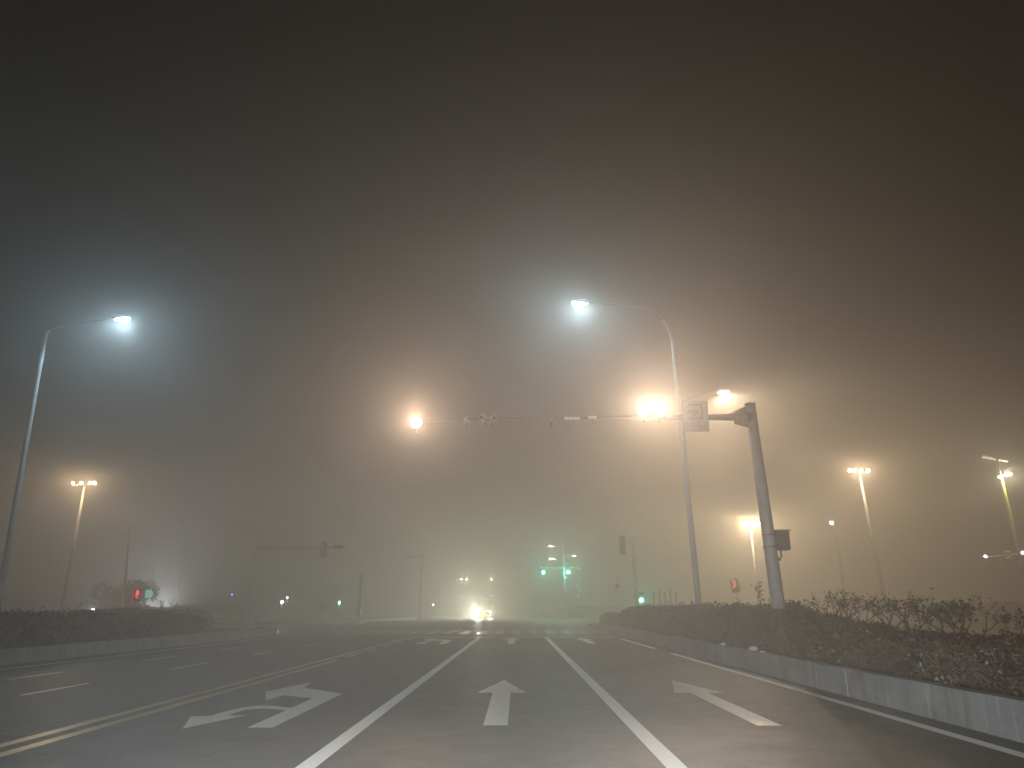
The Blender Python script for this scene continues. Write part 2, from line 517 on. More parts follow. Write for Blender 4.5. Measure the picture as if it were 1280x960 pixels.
def quads_obj(name, verts, m, parent=None):
    nv = len(verts); nf = nv // 4
    me = bpy.data.meshes.new(name)
    me.vertices.add(nv); me.loops.add(nv); me.polygons.add(nf)
    me.vertices.foreach_set('co', verts.astype(np.float32).ravel())
    me.loops.foreach_set('vertex_index', np.arange(nv, dtype=np.int32))
    me.polygons.foreach_set('loop_start', np.arange(0, nv, 4, dtype=np.int32))
    me.polygons.foreach_set('loop_total', np.full(nf, 4, dtype=np.int32))
    me.materials.append(m)
    me.update(); me.validate()
    o = bpy.data.objects.new(name, me)
    col.objects.link(o)
    if parent is not None: o.parent = parent
    return o

def wob(x, y, s=1.0):
    return (np.sin(x * 1.7 / s + 0.6 * y) + np.sin(y * 1.13 / s + 1.9) + 0.7 * np.sin(y * 2.9 / s + x * 2.1) + 0.5 * np.sin(y * 5.3 / s + 0.3)) / 3.2

def hedge(name, label, x0, x1, y0, y1, zb, ztop, n, size_near, size_far, leafm, sprigs=0, ease=0.5, group=None, y_cam=0.0):
    """clipped but overgrown hedge: twiggy core and leaf-sized faces over its skin"""
    root = empty(name, ((x0 + x1) / 2, (y0 + y1) / 2, zb), label, 'hedge', group)
    ox, oy, oz = root.location
    zt = ztop if callable(ztop) else (lambda y: ztop + 0 * y)
    # core
    ny = max(6, int((y1 - y0) / 0.5)); prof = 9
    vs = []; fs = []
    for j in range(ny + 1):
        y = y0 + 0.12 + (y1 - y0 - 0.24) * j / ny
        h = float(zt(np.array(y))) - zb - 0.12
        for k in range(prof):
            t = math.pi * k / (prof - 1)
            cx = math.cos(t); sx = math.sin(t)
            ex = math.copysign(abs(cx) ** ease, cx); ez = sx ** ease
            dx = (x1 - x0) / 2 - 0.13
            wv = 0.10 * float(wob(np.array(3.0 * k), np.array(y)))
            vs.append(((x0 + x1) / 2 + ex * (dx + wv) - ox, y - oy, max(0, ez * (h + wv)) ))
    for j in range(ny):
        for k in range(prof - 1):
            fs.append((j * prof + k, j * prof + k + 1, (j + 1) * prof + k + 1, (j + 1) * prof + k))
    fs.append(tuple(reversed(range(prof)))); fs.append(tuple(ny * prof + k for k in range(prof)))
    MB().add(vs, fs, True).build('twigs', M['core'], root)
    # leaves: sampled over the skin, denser towards the camera
    u = rng.uniform(0, 1, n) ** 1.5
    y = y0 + (y1 - y0) * u
    t = rng.uniform(0, np.pi, n)
    cx = np.cos(t); sx = np.sin(t)
    ex = np.sign(cx) * np.abs(cx) ** ease; ez = sx ** ease
    h = zt(y) - zb
    dep = 1 - np.abs(rng.normal(0, 0.05, n))
    bump = 0.17 * wob(ex * 2.4 + 3, y) + 0.10 * wob(ez * 5, y * 2.3) + 0.06 * wob(ez * 7 + 1, y * 5.1) + rng.normal(0, 0.035, n)
    X = (x0 + x1) / 2 + ex * ((x1 - x0) / 2 * dep + bump)
    Zz = np.maximum(0.02, ez * (h * dep + bump * 0.8) + rng.uniform(-.03, .03, n))
    ends = rng.uniform(0, 1, n) < 0.06
    far = rng.uniform(0, 1, n) < 0.5
    y = np.where(ends & far, y1 + rng.normal(0, 0.08, n), np.where(ends, y0 + rng.normal(0, 0.08, n), y))
    rr = rng.uniform(0, 1, n) ** 0.5
    X = np.where(ends, (x0 + x1) / 2 + (X - (x0 + x1) / 2) * rr, X); Zz = np.where(ends, Zz * rr, Zz)
    C = np.stack([X - ox, y - oy, Zz], axis=1)
    N = np.stack([ex, 0 * ex, ez], axis=1)
    s = size_near + (size_far - size_near) * np.clip(np.abs(y) / 45, 0, 1)
    quads_obj('leaves', leaf_quads(C, N, s), leafm, root)
    if sprigs:
        mb = MB(); cs = []
        for _ in range(sprigs):
            yy = random.uniform(y0, y1); xx = random.uniform(x0 + 0.15, x1 - 0.15)
            hz = float(zt(np.array(yy))) - zb
            hh = random.uniform(0.04, 0.30) * min(1.0, 0.35 + max(0, yy) / 30)
            lean = (random.uniform(-.12, .12), random.uniform(-.12, .12))
            p0 = Vector((xx - ox, yy - oy, hz * 0.8)); p1 = Vector((xx - ox + lean[0], yy - oy + lean[1], hz + hh))
            mb.tube([p0, p0.lerp(p1, 0.55) + Vector((random.uniform(-.03, .03), 0, 0)), p1], [0.008, 0.006, 0.003], 4, False)
            for k in range(random.randint(5, 11)):
                cs.append(p0.lerp(p1, random.uniform(0.35, 1.0)) + Vector((random.gauss(0, .03), random.gauss(0, .03), 0)))
        mb.build('shoots', M['bark'], root)['kind'] = 'stuff'
        c = np.array([tuple(v) for v in cs])
        quads_obj('shoot_leaves', leaf_quads(c, np.tile((0, 0, 1.0), (len(c), 1)), 0.04), leafm, root)
    return root

hr = lambda y: 0.72 + 0.24 * np.clip((y - 6) / 10, 0, 1) + 0.42 * np.clip((y - 16.5) / 4.5, 0, 1)
hedge('hedge', 'long overgrown brown hedge behind the tall kerb on the right', 5.62, 8.0, -6, 43.0, 0.36, hr, 200000, 0.016, 0.066, M['leaf_red'], sprigs=110)
hedge('hedge', 'long dark hedge along the far side of the opposite lanes on the left', -18.6, -13.15, -4, 33.5, 0.33, lambda y: 1.12 + 0.06 * np.sin(y * 0.7), 60000, 0.045, 0.09, M['leaf'], sprigs=50)
hedge('hedge', 'low dim hedge on the median nose behind the left kerb', -26.0, -20.6, 44.5, 54, 0.0, lambda y: 1.25 + 0 * y, 9000, 0.08, 0.11, M['leaf'])
hedge('hedge', 'short dark hedge on the small island beyond the crosswalk', 6.1, 8.2, 53.4, 59.6, 0.2, lambda y: 1.0 + 0 * y, 5000, 0.08, 0.1, M['leaf_red'])
hedge('hedge', 'far foggy hedge beneath the green traffic lights', 7.0, 15.5, 114, 150, 0.2, lambda y: 1.55 + 0.15 * np.sin(y * 2.1), 9000, 0.12, 0.16, M['leaf'], sprigs=40)
hedge('hedge', 'dim hedge row in the white glow at the far left', -50, -30.5, 87, 91, 0.0, lambda y: 1.5 + 0.2 * np.sin(y * 3), 7000, 0.12, 0.15, M['leaf'])
hedge('hedge', 'low dark hedge beyond the lit service road at far right', 31.5, 33.5, 12, 62, 0.0, lambda y: 1.7 + 0.1 * np.sin(y), 12000, 0.1, 0.12, M['leaf'])

def branch(mb, tips, p, d, L, r, depth, spread):
    e = p + d * L
    mid = p.lerp(e, 0.5) + Vector((random.uniform(-1, 1), random.uniform(-1, 1), random.uniform(-.4, .6))) * L * 0.08
    mb.tube([p, mid, e], [r, r * 0.82, r * 0.66], 6 if r > 0.012 else 4, False)
    if depth == 0:
        tips.append(e); return
    if depth <= 2: tips.append(mid)
    for _ in range(random.choice((2, 3, 3)) if depth > 1 else 2):
        a = random.uniform(0, 2 * math.pi); s = random.uniform(0.5, 1.0) * spread
        q = Vector((math.cos(a), math.sin(a), 0))
        nd = (d + q * s + Vector((0, 0, 0.12))).normalized()
        branch(mb, tips, e, nd, L * random.uniform(0.62, 0.86), r * 0.62, depth - 1, spread)

def small_tree(loc, h, label, seed, leaves=160, stems=3, spread=0.75, m='bark', group='small bare trees behind the right hedge', cat='tree', name='bare_tree', lsize=0.045, lm='leaf_red'):
    random.seed(seed)
    root = empty(name, loc, label, cat, group)
    tr = MB()
    fork = h * 0.30
    tr.tube([(0, 0, -0.3), (0.01, 0, fork * 0.5), (0.0, 0.02, fork)], [0.055 * h / 1.8, 0.045 * h / 1.8, 0.042 * h / 1.8], 8)
    tr.build('trunk', M[m], root)
    mb = MB(); tips = []
    for k in range(stems):
        a = 2 * math.pi * k / stems + random.uniform(-.5, .5)
        d = Vector((math.cos(a) * spread, math.sin(a) * spread, 1)).normalized()
        branch(mb, tips, Vector((0, 0, fork * 0.95)), d, h * 0.24, 0.030 * h / 1.8, 4, spread)
    mb.build('branches', M[m], root)
    if leaves:
        c = []
        for _ in range(leaves):
            t = random.choice(tips)
            c.append((t.x + random.gauss(0, .05), t.y + random.gauss(0, .05), t.z + random.gauss(0, .05)))
        c = np.array(c)
        quads_obj('leaves', leaf_quads(c, np.tile((0, 0, 1.0), (len(c), 1)), lsize), M[lm], root)
    return root

F = 945.0
def ground_tree(px, X):      # depth at which lateral offset X stands for the bearing measured on the photo
    return X / ((px - 647) / F) * 0.985
for i, (px, X, h, lab, lv, st) in enumerate((
        (1022, 8.5, 1.55, 'bare shrub tree full of seed heads just right of the gantry pole', 260, 4),
        (1045, 8.6, 1.45, 'bare vase shaped tree with a forked trunk beside the seed head shrub', 150, 3),
        (1083, 8.6, 1.40, 'small bare tree under the lit flood mast at right', 180, 3),
        (1108, 8.9, 1.35, 'thin bare tree standing at the foot of the right flood mast', 150, 4),
        (1152, 8.6, 1.30, 'wide bushy bare tree leaning left at right of the mast', 420, 4),
        (1178, 8.7, 1.25, 'dark bare tree with a thick low fork and one long right branch', 300, 3),
        (1247, 8.7, 1.10, 'rightmost small tree with a thick dark stump and few twigs', 170, 3))):
    small_tree((X, ground_tree(px, X), 0.36), h, lab, 40 + i, int(lv * .6), st, 0.85 if i < 4 else 1.0)

# tall weed on the hedge
random.seed(5)
root = empty('weed', (7.4, 24.0, 0.36), 'tall thin leafy weed sticking up from the hedge left of the gantry pole', 'plant')
mb = MB(); mb.tube([(0, 0, 0), (0.03, 0, 0.9), (-0.05, 0, 1.8)], [0.012, 0.009, 0.004], 5); mb.build('stem', M['bark'], root)
c = np.array([(random.gauss(-0.02, .06), random.gauss(0, .05), random.uniform(1.0, 1.8)) for _ in range(70)])
quads_obj('leaves', leaf_quads(c, np.tile((0, 0, 1.0), (70, 1)), 0.05), M['leaf_red'], root)

# dark leafy trees at far left
def crown_tree(loc, h, rx, label, seed, n=2600):
    random.seed(seed)
    root = empty('bushy_tree', loc, label, 'tree', 'dark bushy trees at the far left')
    tr = MB(); tr.tube([(0, 0, 0), (0.05, 0, h * .3), (0, 0.05, h * .55)], [0.16, 0.12, 0.06], 8)
    for k in range(5):
        a = k * 1.26
        tr.tube([(0, 0, h * (.25 + .04 * k)), (math.cos(a) * rx * .35, math.sin(a) * rx * .35, h * .5), (math.cos(a) * rx * .6, math.sin(a) * rx * .6, h * .7)], [0.06, 0.04, 0.015], 5, False)
    tr.build('trunk', M['bark'], root)
    cs = []; ns = []
    lob = [(random.uniform(-.6, .6) * rx, random.uniform(-.6, .6) * rx, h * random.uniform(.35, .82), random.uniform(.35, .55) * rx) for _ in range(14)]
    for _ in range(n):
        L_ = random.choice(lob)
        v = Vector((random.gauss(0, 1), random.gauss(0, 1), random.gauss(0, 1))).normalized()
        r = L_[3] * random.uniform(.6, 1.08)
        p = (L_[0] + v.x * r, L_[1] + v.y * r, max(0.15, L_[2] + v.z * r * .8))
        cs.append(p); ns.append(tuple(v))
    quads_obj('crown', leaf_quads(np.array(cs), np.array(ns), 0.13), M['leaf'], root)
crown_tree((-44.2, 85, 0), 4.0, 2.4, 'broad dark bushy tree behind the left flood mast', 3)
crown_tree((-40.6, 84, 0), 4.6, 1.9, 'rounder dark bushy tree behind the red and green signals', 4)
small_tree((-41.6, 83.5, 0), 2.3, 'pale leafless bush in front of the dark trees', 71, 500, 5, 0.8, 'bark_lit', 'pale bushes at the far left', 'bush', 'pale_bush', 0.09, 'leaf')
small_tree((-46.0, 84.0, 0), 2.2, 'pale leafless bush lit by a white lamp at far left', 72, 500, 5, 0.8, 'bark_lit', 'pale bushes at the far left', 'bush', 'pale_bush', 0.09, 'leaf')
small_tree((-36.9, 83.0, 0), 2.4, 'leafless bush in front of the parked car lights', 73, 120, 4, 0.7, 'bark', 'pale bushes at the far left', 'bush', 'leafless_bush', 0.08, 'leaf')

# ================================================================ street lamps
def arc_pole(p0, lean, h, arm, rise, r0=0.11, r1=0.035, side=-1, bend=1.3):
    """tapered mast that bends over into its arm; side -1 = arm to -x"""
    pts = [Vector((0, 0, 0)), Vector((lean * 0.5, 0, (h - bend) * 0.5)), Vector((lean, 0, h - bend))]
    for k in range(1, 9):
        t = k / 8 * R(78)
        pts.append(Vector((lean + side * bend * (1 - math.cos(t)), 0, h - bend + bend * math.sin(t))))
    e = pts[-1]
    pts.append(e + Vector((side * (arm - bend) * 0.5, 0, rise * 0.55)))
    pts.append(e + Vector((side * (arm - bend), 0, rise)))
    n = len(pts)
    rad = [r0 + (r1 - r0) * (i / (n - 1)) ** 0.6 for i in range(n)]
    return pts, rad

def street_lamp(loc, lean, h, arm, rise, side, label, lens, color, watts, group='tall single arm street lamps', lit=True, bend=1.3, tilt=0.12):
    root = empty('street_lamp', loc, label, 'street lamp', group)
    pts, rad = arc_pole(loc, lean, h, arm, rise, side=side, bend=bend)
    mb = MB(); mb.tube(pts[:7], rad[:7], 14); mb.build('pole', M['galv'], root)
    mb = MB(); mb.tube(pts[6:], rad[6:], 14); mb.build('arm', M['mid_steel'], root)
    mb = MB(); mb.box((0, 0, 0.012), (0.42, 0.42, 0.024), None, 0.005)
    for a in (-.15, .15):
        for b in (-.15, .15): mb.tube([(a, b, 0.02), (a, b, 0.09)], 0.014, 6)
    mb.build('base_plate', M['galv'], root)
    mb = MB(); mb.box((lean * .1, -0.115, 0.75), (0.13, 0.02, 0.32), None, 0.006); mb.build('access_door', M['grey_paint'], root)
    e = pts[-1]
    rot = Matrix.Rotation(-side * tilt, 3, 'Y')
    hd = MB()
    hd.box(e + Vector((side * 0.33, 0, 0.0)), (0.72, 0.30, 0.085), rot, 0.03)
    hd.box(e + Vector((side * 0.20, 0, 0.065)), (0.34, 0.20, 0.06), rot, 0.02)
    hd.build('lamp_head', M['grey_paint'], root)
    ln = MB(); ln.box(e + Vector((side * 0.38, 0, -0.06)), (0.46, 0.22, 0.045), rot, 0.008)
    ln.build('lens', lens, root)
    if lit:
        # downward cut-off optic, aimed slightly out over the road
        lamp(root, e + Vector((side * 0.38, 0, -0.22)), watts, color, 0.05, 'SPOT', (0, R(-side * 14), 0), 176, 0.3)
    return root

# right lamp (arm over the road), left lamp, warm lamp behind the gantry
lamps = []
lamps.append(street_lamp((6.35, 27.5, 0.36), -0.34, 12.35, 3.55, 0.18, -1, 'tall white lit street lamp on the right median with its arm over the road', G['led'], (0.66, 0.90, 1.0), LED_W * 1.1, bend=1.6))
lamps.append(street_lamp((-18.95, 28.6, 0.0), -0.12, 12.35, 2.75, 0.35, 1, 'tall white lit street lamp at the left edge of the photo', G['led'], (0.58, 0.84, 1.0), LED_W * 1.1, bend=0.5))
street_lamp((8.75, 38.0, 0.36), -0.42, 11.6, 2.3, 0.3, 1, 'warm lit street lamp rising behind the gantry sign', G['warm'], (1.0, 0.76, 0.50), WARM_W, bend=1.1)

# ================================================================ camera gantry (right pole, arm across the road)
gx, gy, gz = 6.98, 21.0, 0.36
root = empty('camera_gantry', (gx, gy, gz), 'thick grey leaning gantry pole with a control box and an arm over the road', 'gantry')
lean = -0.30; ph = 6.60
mb = MB(); mb.tube([(0, 0, 0), (lean * .5, 0, ph * .5), (lean, 0, ph)], [0.185, 0.165, 0.135], 20); mb.build('pole', M['grey_paint'], root)
mb = MB(); mb.tube([(lean, 0, ph), (lean - .003, 0, ph + .03), (lean - .003, 0, ph + .05)], [0.155, 0.155, 0.08], 20); mb.build('pole_cap', M['dark_steel'], root)
mb = MB(); mb.disc((0, 0, .015), .34, (0, 0, 1), .03, 20)
for k in range(8):
    a = k * math.pi / 4
    mb.tube([(math.cos(a) * .27, math.sin(a) * .27, .02), (math.cos(a) * .27, math.sin(a) * .27, .1)], .018, 6)
for k in range(4):
    a = k * math.pi / 2 + .4
    mb.box((math.cos(a) * .25, math.sin(a) * .25, .13), (.14, .012, .2), Matrix.Rotation(a, 3, 'Z'))
mb.build('base_plate', M['grey_paint'], root)
az = 6.24
mb = MB()
mb.tube([(lean + .02, 0, az), (lean - .28, 0, az), (lean - .45, 0, az - .01), (-1.9, 0, az - .01), (-5, 0, az - .02), (-9.95, 0, az - .12)], [0.17, 0.17, 0.105, 0.075, 0.04, 0.022], 14)
mb.disc((lean - .24, 0, az), .23, (1, 0, 0), .05, 18); mb.disc((lean - .17, 0, az), .23, (1, 0, 0), .04, 18)
for s in (-1, 1):
    mb.add([(lean - .1, s * .02, az + .14), (lean - .62, s * .02, az + .10), (lean - .1, s * .02, az + .33)], [(0, 1, 2)])
mb.box((lean - .25, 0, az - .19), (.5, .03, .18), Matrix.Rotation(.3, 3, 'Y'))
mb.build('arm', M['mid_steel'], root)
# control box with door and cable
bx = MB(); bx.box((.19, -.02, 2.76), (.36, .38, .50), None, .012); cb = bx.build('control_box', M['dark_steel'], root)
bx = MB(); bx.box((.20, -.02, 3.027), (.42, .44, .03), None, .008); bx.build('box_roof', M['dark_steel'], cb)
bx = MB(); bx.box((.19, -.217, 2.76), (.29, .012, .43), None, .004); bx.build('box_door', M['dark_steel'], cb)
bx = MB(); bx.tube([(.14, -.05, 2.51), (.15, -.05, 2.36), (.08, -.08, 2.24), (.03, -.1, 2.32)], .022, 8); bx.build('cable', M['black'], cb)
for z in (2.6, 2.92):
    bx = MB(); bx.tube([(-.125 + .18 * math.cos(a), .18 * math.sin(a), z) for a in np.linspace(0, 2 * math.pi, 20)], .014, 6)
    bx.build('strap', M['dark_steel'], cb)

def fill_lamp(X, z, label):
    r = empty('fill_lamp', (X, gy - .12, z), label, 'gantry lamp', 'bright round warm lamps on the gantry arm')
    b = MB(); b.tube([(0, 0, 0), (0, .10, 0), (0, .2, 0)], [.165, .16, .07], 20); b.build('housing', M['black'], r)
    b = MB(); b.tube([(0, -.005, 0), (0, .03, 0)], [.17, .17], 24); b.build('rim', M['dark_steel'], r)
    b = MB(); b.disc((0, -.012, 0), .14, (0, 1, 0), .02, 24); b.build('lens', G['fill'], r)
    b = MB(); b.box((0, .13, -.19), (.05, .05, .24)); b.build('bracket', M['dark_steel'], r)
    lamp(r, (0, -.17, 0), FILL_W, (1.0, 0.71, 0.50), .08, 'SPOT', (R(90 - 8), 0, R(180) + math.atan2(X, gy) * -0.8), 56, 1.0)
    return r
fill_lamp(3.60, 6.74, 'left one of the pair of round warm lamps beside the gantry sign')
fill_lamp(4.06, 6.74, 'right one of the pair of round warm lamps beside the gantry sign')
fill_lamp(-2.86, 6.42, 'single round warm lamp at the free end of the gantry arm')

# enforcement sign: frame, camera pictogram, row of characters
r = empty('gantry_sign', (5.05, gy - .16, 6.58), 'square sign with a camera pictogram hanging on the gantry arm', 'sign')
b = MB(); b.box((0, 0, 0), (.74, .03, .90), None, .01); b.build('panel', M['blue_sign'], r)
b = MB()
for c_, s_ in (((0, -.019, .425), (.70, .008, .02)), ((0, -.019, -.425), (.70, .008, .02)), ((-.345, -.019, 0), (.02, .008, .87)), ((.345, -.019, 0), (.02, .008, .87))): b.box(c_, s_)
b.build('border', M['sign_dark'], r)
b = MB()
b.box((0, -.0185, .34), (.42, .007, .06)); b.box((.19, -.0185, .13), (.05, .007, .36)); b.box((0, -.0185, -.07), (.42, .007, .05))
b.box((-.03, -.0185, .13), (.24, .007, .14)); b.box((-.19, -.0185, .13), (.06, .007, .08)); b.box((-.03, -.0185, .03), (.05, .007, .06))
b.build('pictogram', M['sign_dark'], r)
b = MB()
for k in range(4):
    x = -.24 + .16 * k
    b.box((x, -.0185, -.20), (.11, .007, .014)); b.box((x, -.0185, -.27), (.12, .007, .014)); b.box((x, -.0185, -.335), (.10, .007, .014))
    b.box((x + (.02 if k % 2 else -.02), -.023, -.265), (.014, .007, .15)); b.box((x + (-.045 if k % 2 else .045), -.023, -.30), (.014, .007, .08))
b.build('characters', M['sign_dark'], r)
for z in (-.2, .2):
    b = MB(); b.box((0, .06, z), (.5, .09, .04)); b.build('bracket', M['dark_steel'], r)

def gantry_camera(X, z, label, rot=0.0, size=1.0):
    r = empty('traffic_camera', (X, gy - .05, z), label, 'camera', 'cameras on the gantry arm', rot)
    b = MB(); b.box((0, -.1, 0), (.15 * size, .42 * size, .14 * size), None, .015); b.build('housing', M['grey_paint'], r)
    b = MB(); b.box((0, -.12, .085 * size), (.19 * size, .5 * size, .015)); b.build('sunshield', M['grey_paint'], r)
    b = MB(); b.disc((0, -.1 - .215 * size, 0), .05 * size, (0, 1, 0), .02, 16); b.build('lens', M['glass'], r)
    b = MB(); b.tube([(0, 0, -.08), (0, .02, -.26)], .025, 8); b.build('bracket', M['dark_steel'], r)
gantry_camera(-1.45, 6.48, 'small white camera next to the single warm lamp', .3, .8)
gantry_camera(-.95, 6.52, 'white camera left of the middle pair on the gantry arm', -.2, .9)
gantry_camera(-.72, 6.50, 'white camera right of the middle pair on the gantry arm', .25, .9)
gantry_camera(.98, 6.55, 'small white camera left of the long white radar bar', 0, .5)
r = empty('radar_bar', (1.56, gy - .09, 6.54), 'long white horizontal detector bar on the gantry arm', 'detector')
b = MB(); b.box((0, 0, 0), (.44, .10, .07), None, .012); b.build('housing', M['white_paint'], r)
b = MB(); b.box((0, .03, -.1), (.06, .06, .16)); b.build('bracket', M['dark_steel'], r)
r = empty('radar_bar', (2.14, gy - .09, 6.57), 'short white horizontal detector bar nearer the pair of lamps', 'detector')
b = MB(); b.box((0, 0, 0), (.24, .10, .07), None, .012); b.build('housing', M['white_paint'], r)
b = MB(); b.box((0, .03, -.1), (.06, .06, .16)); b.build('bracket', M['dark_steel'], r)

# ================================================================ flood masts
def flood_mast(loc, h, wdt, lean, n, label, lens, color, watts, lit=True, offs=None, group='tall floodlight masts'):
    root = empty('flood_mast', loc, label, 'light mast', group)
    b = MB(); b.tube([(0, 0, 0), (lean * .5, 0, h * .5), (lean, 0, h)], [.20, .16, .10], 12); b.build('pole', M['galv'], root)
    b = MB(); b.box((lean, 0, h + .02), (wdt, .09, .09)); b.box((lean, 0, h - .35), (.1, .1, .5)); b.build('crossbar', M['dark_steel'], root)
    for k in range(n):
        x = lean + (offs[k] if offs else -wdt / 2 + wdt * k / (n - 1))
        f = MB(); f.box((x, -.06, h + .22), (.34, .16, .34), Matrix.Rotation(.45, 3, 'X'), .02); fl = f.build('floodlight', M['black'], root)
        f = MB(); f.box((x, -.06 - .09 * .9, h + .22 - .09 * .435), (.24, .02, .24), Matrix.Rotation(.45, 3, 'X')); f.build('lens', lens, fl)
        if lit: lamp(root, (x, -.24, h + .12), watts, color, .07, 'SPOT', (R(62), 0, R(180)), 165, .4)
    return root
flood_mast((-40.6, 70, 0), 12.4, 2.5, .25, 4, 'lit yellow flood mast behind the left hedge', G['flood'], (1.0, .70, .40), MAST_W, offs=[-1.05, -.25, .55, .95])
flood_mast((29.9, 64, 0), 12.42, 1.74, -.82, 4, 'lit amber flood mast behind the bare trees at right', G['flood'], (1.0, .72, .44), MAST_W, offs=[-.82, -.41, .1, .68])
flood_mast((32.2, 105, 0), 12.4, 2.2, -.3, 5, 'distant pale flood mast left of the gantry pole', G['flood_pale'], (1.0, .75, .46), MAST_W * 4.6)
flood_mast((-46.0, 105, 0), 11.2, 2.0, -.1, 4, 'unlit mast barely visible in fog at left', M['black'], None, 0, False)

# ================================================================ other posts and signals
def post(name, loc, h, lean, label, cat, r0=.09, r1=.06, m='galv', group=None):
    root = empty(name, loc, label, cat, group)
    b = MB(); b.tube([(0, 0, 0), (lean * .5, 0, h * .5), (lean, 0, h)], [r0, (r0 + r1) / 2, r1], 12); b.build('pole', M[m], root)
    b = MB(); b.disc((0, 0, .06), r0 * 1.9, (0, 0, 1), .12, 14); b.build('base_plate', M[m], root)
    return root

def signal_head(parent, c, lit, n=3, r=.15, horiz=False, lens=None, watts=0, color=None):
    """housing with hooded lenses, facing the camera (-y)"""
    c = Vector(c)
    h = n * r * 2.5
    b = MB(); b.box(c, (h, .22, r * 2.8) if horiz else (r * 2.8, .22, h), None, .02)
    ho = b.build('signal_head', M['black'], parent)
    for k in range(n):
        o = (k - (n - 1) / 2) * r * 2.45
        p = c + (Vector((o, -.12, 0)) if horiz else Vector((0, -.12, -o)))
        b = MB(); b.disc(p, r, (0, 1, 0), .02, 20); b.build('lens', lens if k == lit else M['glass'], ho)
        b = MB(); b.tube([p + Vector((0, .01, 0)), p + Vector((0, -.16, 0))], [r * 1.06, r * 1.1], 16, False); b.build('visor', M['black'], ho)
        if k == lit and watts:
            lamp(parent, p + Vector((0, -.32, 0)), watts, color, .12)
    return ho

GREEN = (.08, 1.0, .66)
# far signal pole with three lamps and an arm carrying two green signals
root = post('signal_pole', (7.25, 118, 0.2), 11.0, -.3, 'far traffic light pole with two lit green signals and three small lamps', 'traffic light', .17, .09)
b = MB(); b.tube([(-.2, 0, 7.1), (-3.9, 0, 7.12)], [.11, .07], 10); b.tube([(-.2, 0, 7.1), (4.9, 0, 7.1)], [.11, .05], 10); b.build('arm', M['dark_steel'], root)
signal_head(root, (-3.36, -.1, 7.0), 2, 3, .22, lens=G['green'], watts=900, color=GREEN)
signal_head(root, (.40, -.1, 7.0), 2, 3, .22, lens=G['green'], watts=1150, color=GREEN)
b = MB(); b.box((-1.3, -.1, 7.1), (.95, .12, .62), None, .02); b.build('arm_sign', M['dark_steel'], root)
for dx, z, s in ((-2.25, 10.4, -1), (-2.2, 8.5, -1), (1.45, 8.95, 1)):
    b = MB(); b.tube([(-.25, 0, z - .3), (dx, -.05, z)], .035, 8); lb = b.build('lamp_arm', M['galv'], root)
    b = MB(); b.box((dx, -.05, z), (.5, .24, .09), None, .02); b.build('lamp_head', M['grey_paint'], lb)
    b = MB(); b.box((dx, -.09, z - .07), (.4, .2, .06), None, .01); b.build('lens', G['warm'], lb)
    lamp(root, (dx, -.3, z - .22), 260, (1, .93, .8), .1)
# hanging strings of little lamps beside the far signal
for nm, X0, zs, lab in (('light_string', 7.35, (4.2, 5.0, 5.9, 6.5), 'thin post of tiny white lamps under the far green signal'), ('light_string', 9.35, (3.3, 4.2, 4.9, 5.6), 'thin post of tiny white lamps right of the far green signal')):
    r = post(nm, (X0, 117 if X0 < 8 else 120, .2), 6.3, .1, lab, 'light string', .03, .02, group='posts of tiny lamps')
    for k, z in enumerate(zs):
        b = MB(); b.sphere(((.18 if k % 2 else -.12), -.12, z - .3), .07); lb = b.build('bulb_cover', G['bead'], r)
        b = MB(); b.tube([(0, 0, z - .25), ((.18 if k % 2 else -.12), -.1, z - .22)], .015, 5); b.build('bracket', M['galv'], lb)

# far gantry behind the truck with fill lamps
root = post('far_gantry', (-14.7, 150, 0), 7.2, 0, 'faint far gantry with three small warm lamps behind the truck', 'gantry', .2, .13)
b = MB(); b.tube([(0, 0, 6.75), (10.2, 0, 6.85)], [.11, .06], 10); b.build('arm', M['grey_paint'], root)
for dx in (3.85, 4.9, 9.65):
    b = MB(); b.tube([(dx, -.1, 6.8), (dx, .12, 6.8)], [.2, .12], 14); hb = b.build('fill_lamp', M['black'], root)
    b = MB(); b.disc((dx, -.12, 6.8), .13, (0, 1, 0), .02, 18); b.build('lens', G['fill'], hb)
    lamp(root, (dx, -.25, 6.8), 900, (1, .78, .5), .1, 'SPOT', (R(86), 0, R(180)), 150, .6)
root = post('far_gantry', (-11.75, 95, 0), 8.6, .05, 'thin faint unlit gantry pole left of the truck', 'gantry', .12, .08)
b = MB(); b.tube([(0, 0, 7.55), (-2.4, 0, 7.5)], [.07, .04], 8); b.box((-1.6, -.05, 7.35), (.5, .2, .2)); b.build('arm', M['grey_paint'], root)

# left gantry across the opposite lanes
root = post('traffic_gantry', (-19.5, 58, 0), 5.95, -.2, 'pale gantry pole with a long thin arm left of centre', 'gantry', .17, .12, 'white_paint')
b = MB(); b.tube([(-.2, 0, 5.75), (6.6, 0, 5.80)], [.09, .05], 10); b.build('arm', M['grey_paint'], root)
signal_head(root, (4.95, -.1, 5.6), -1, 3, .15)
b = MB(); b.box((4.9, -.24, 5.55), (.09, .02, .8), Matrix.Rotation(.12, 3, 'Y')); b.build('reflective_strip', M['sign_white'], root)
b = MB(); b.box((6.0, -.06, 5.82), (.7, .14, .26), None, .02); b.build('arm_camera', M['dark_steel'], root)

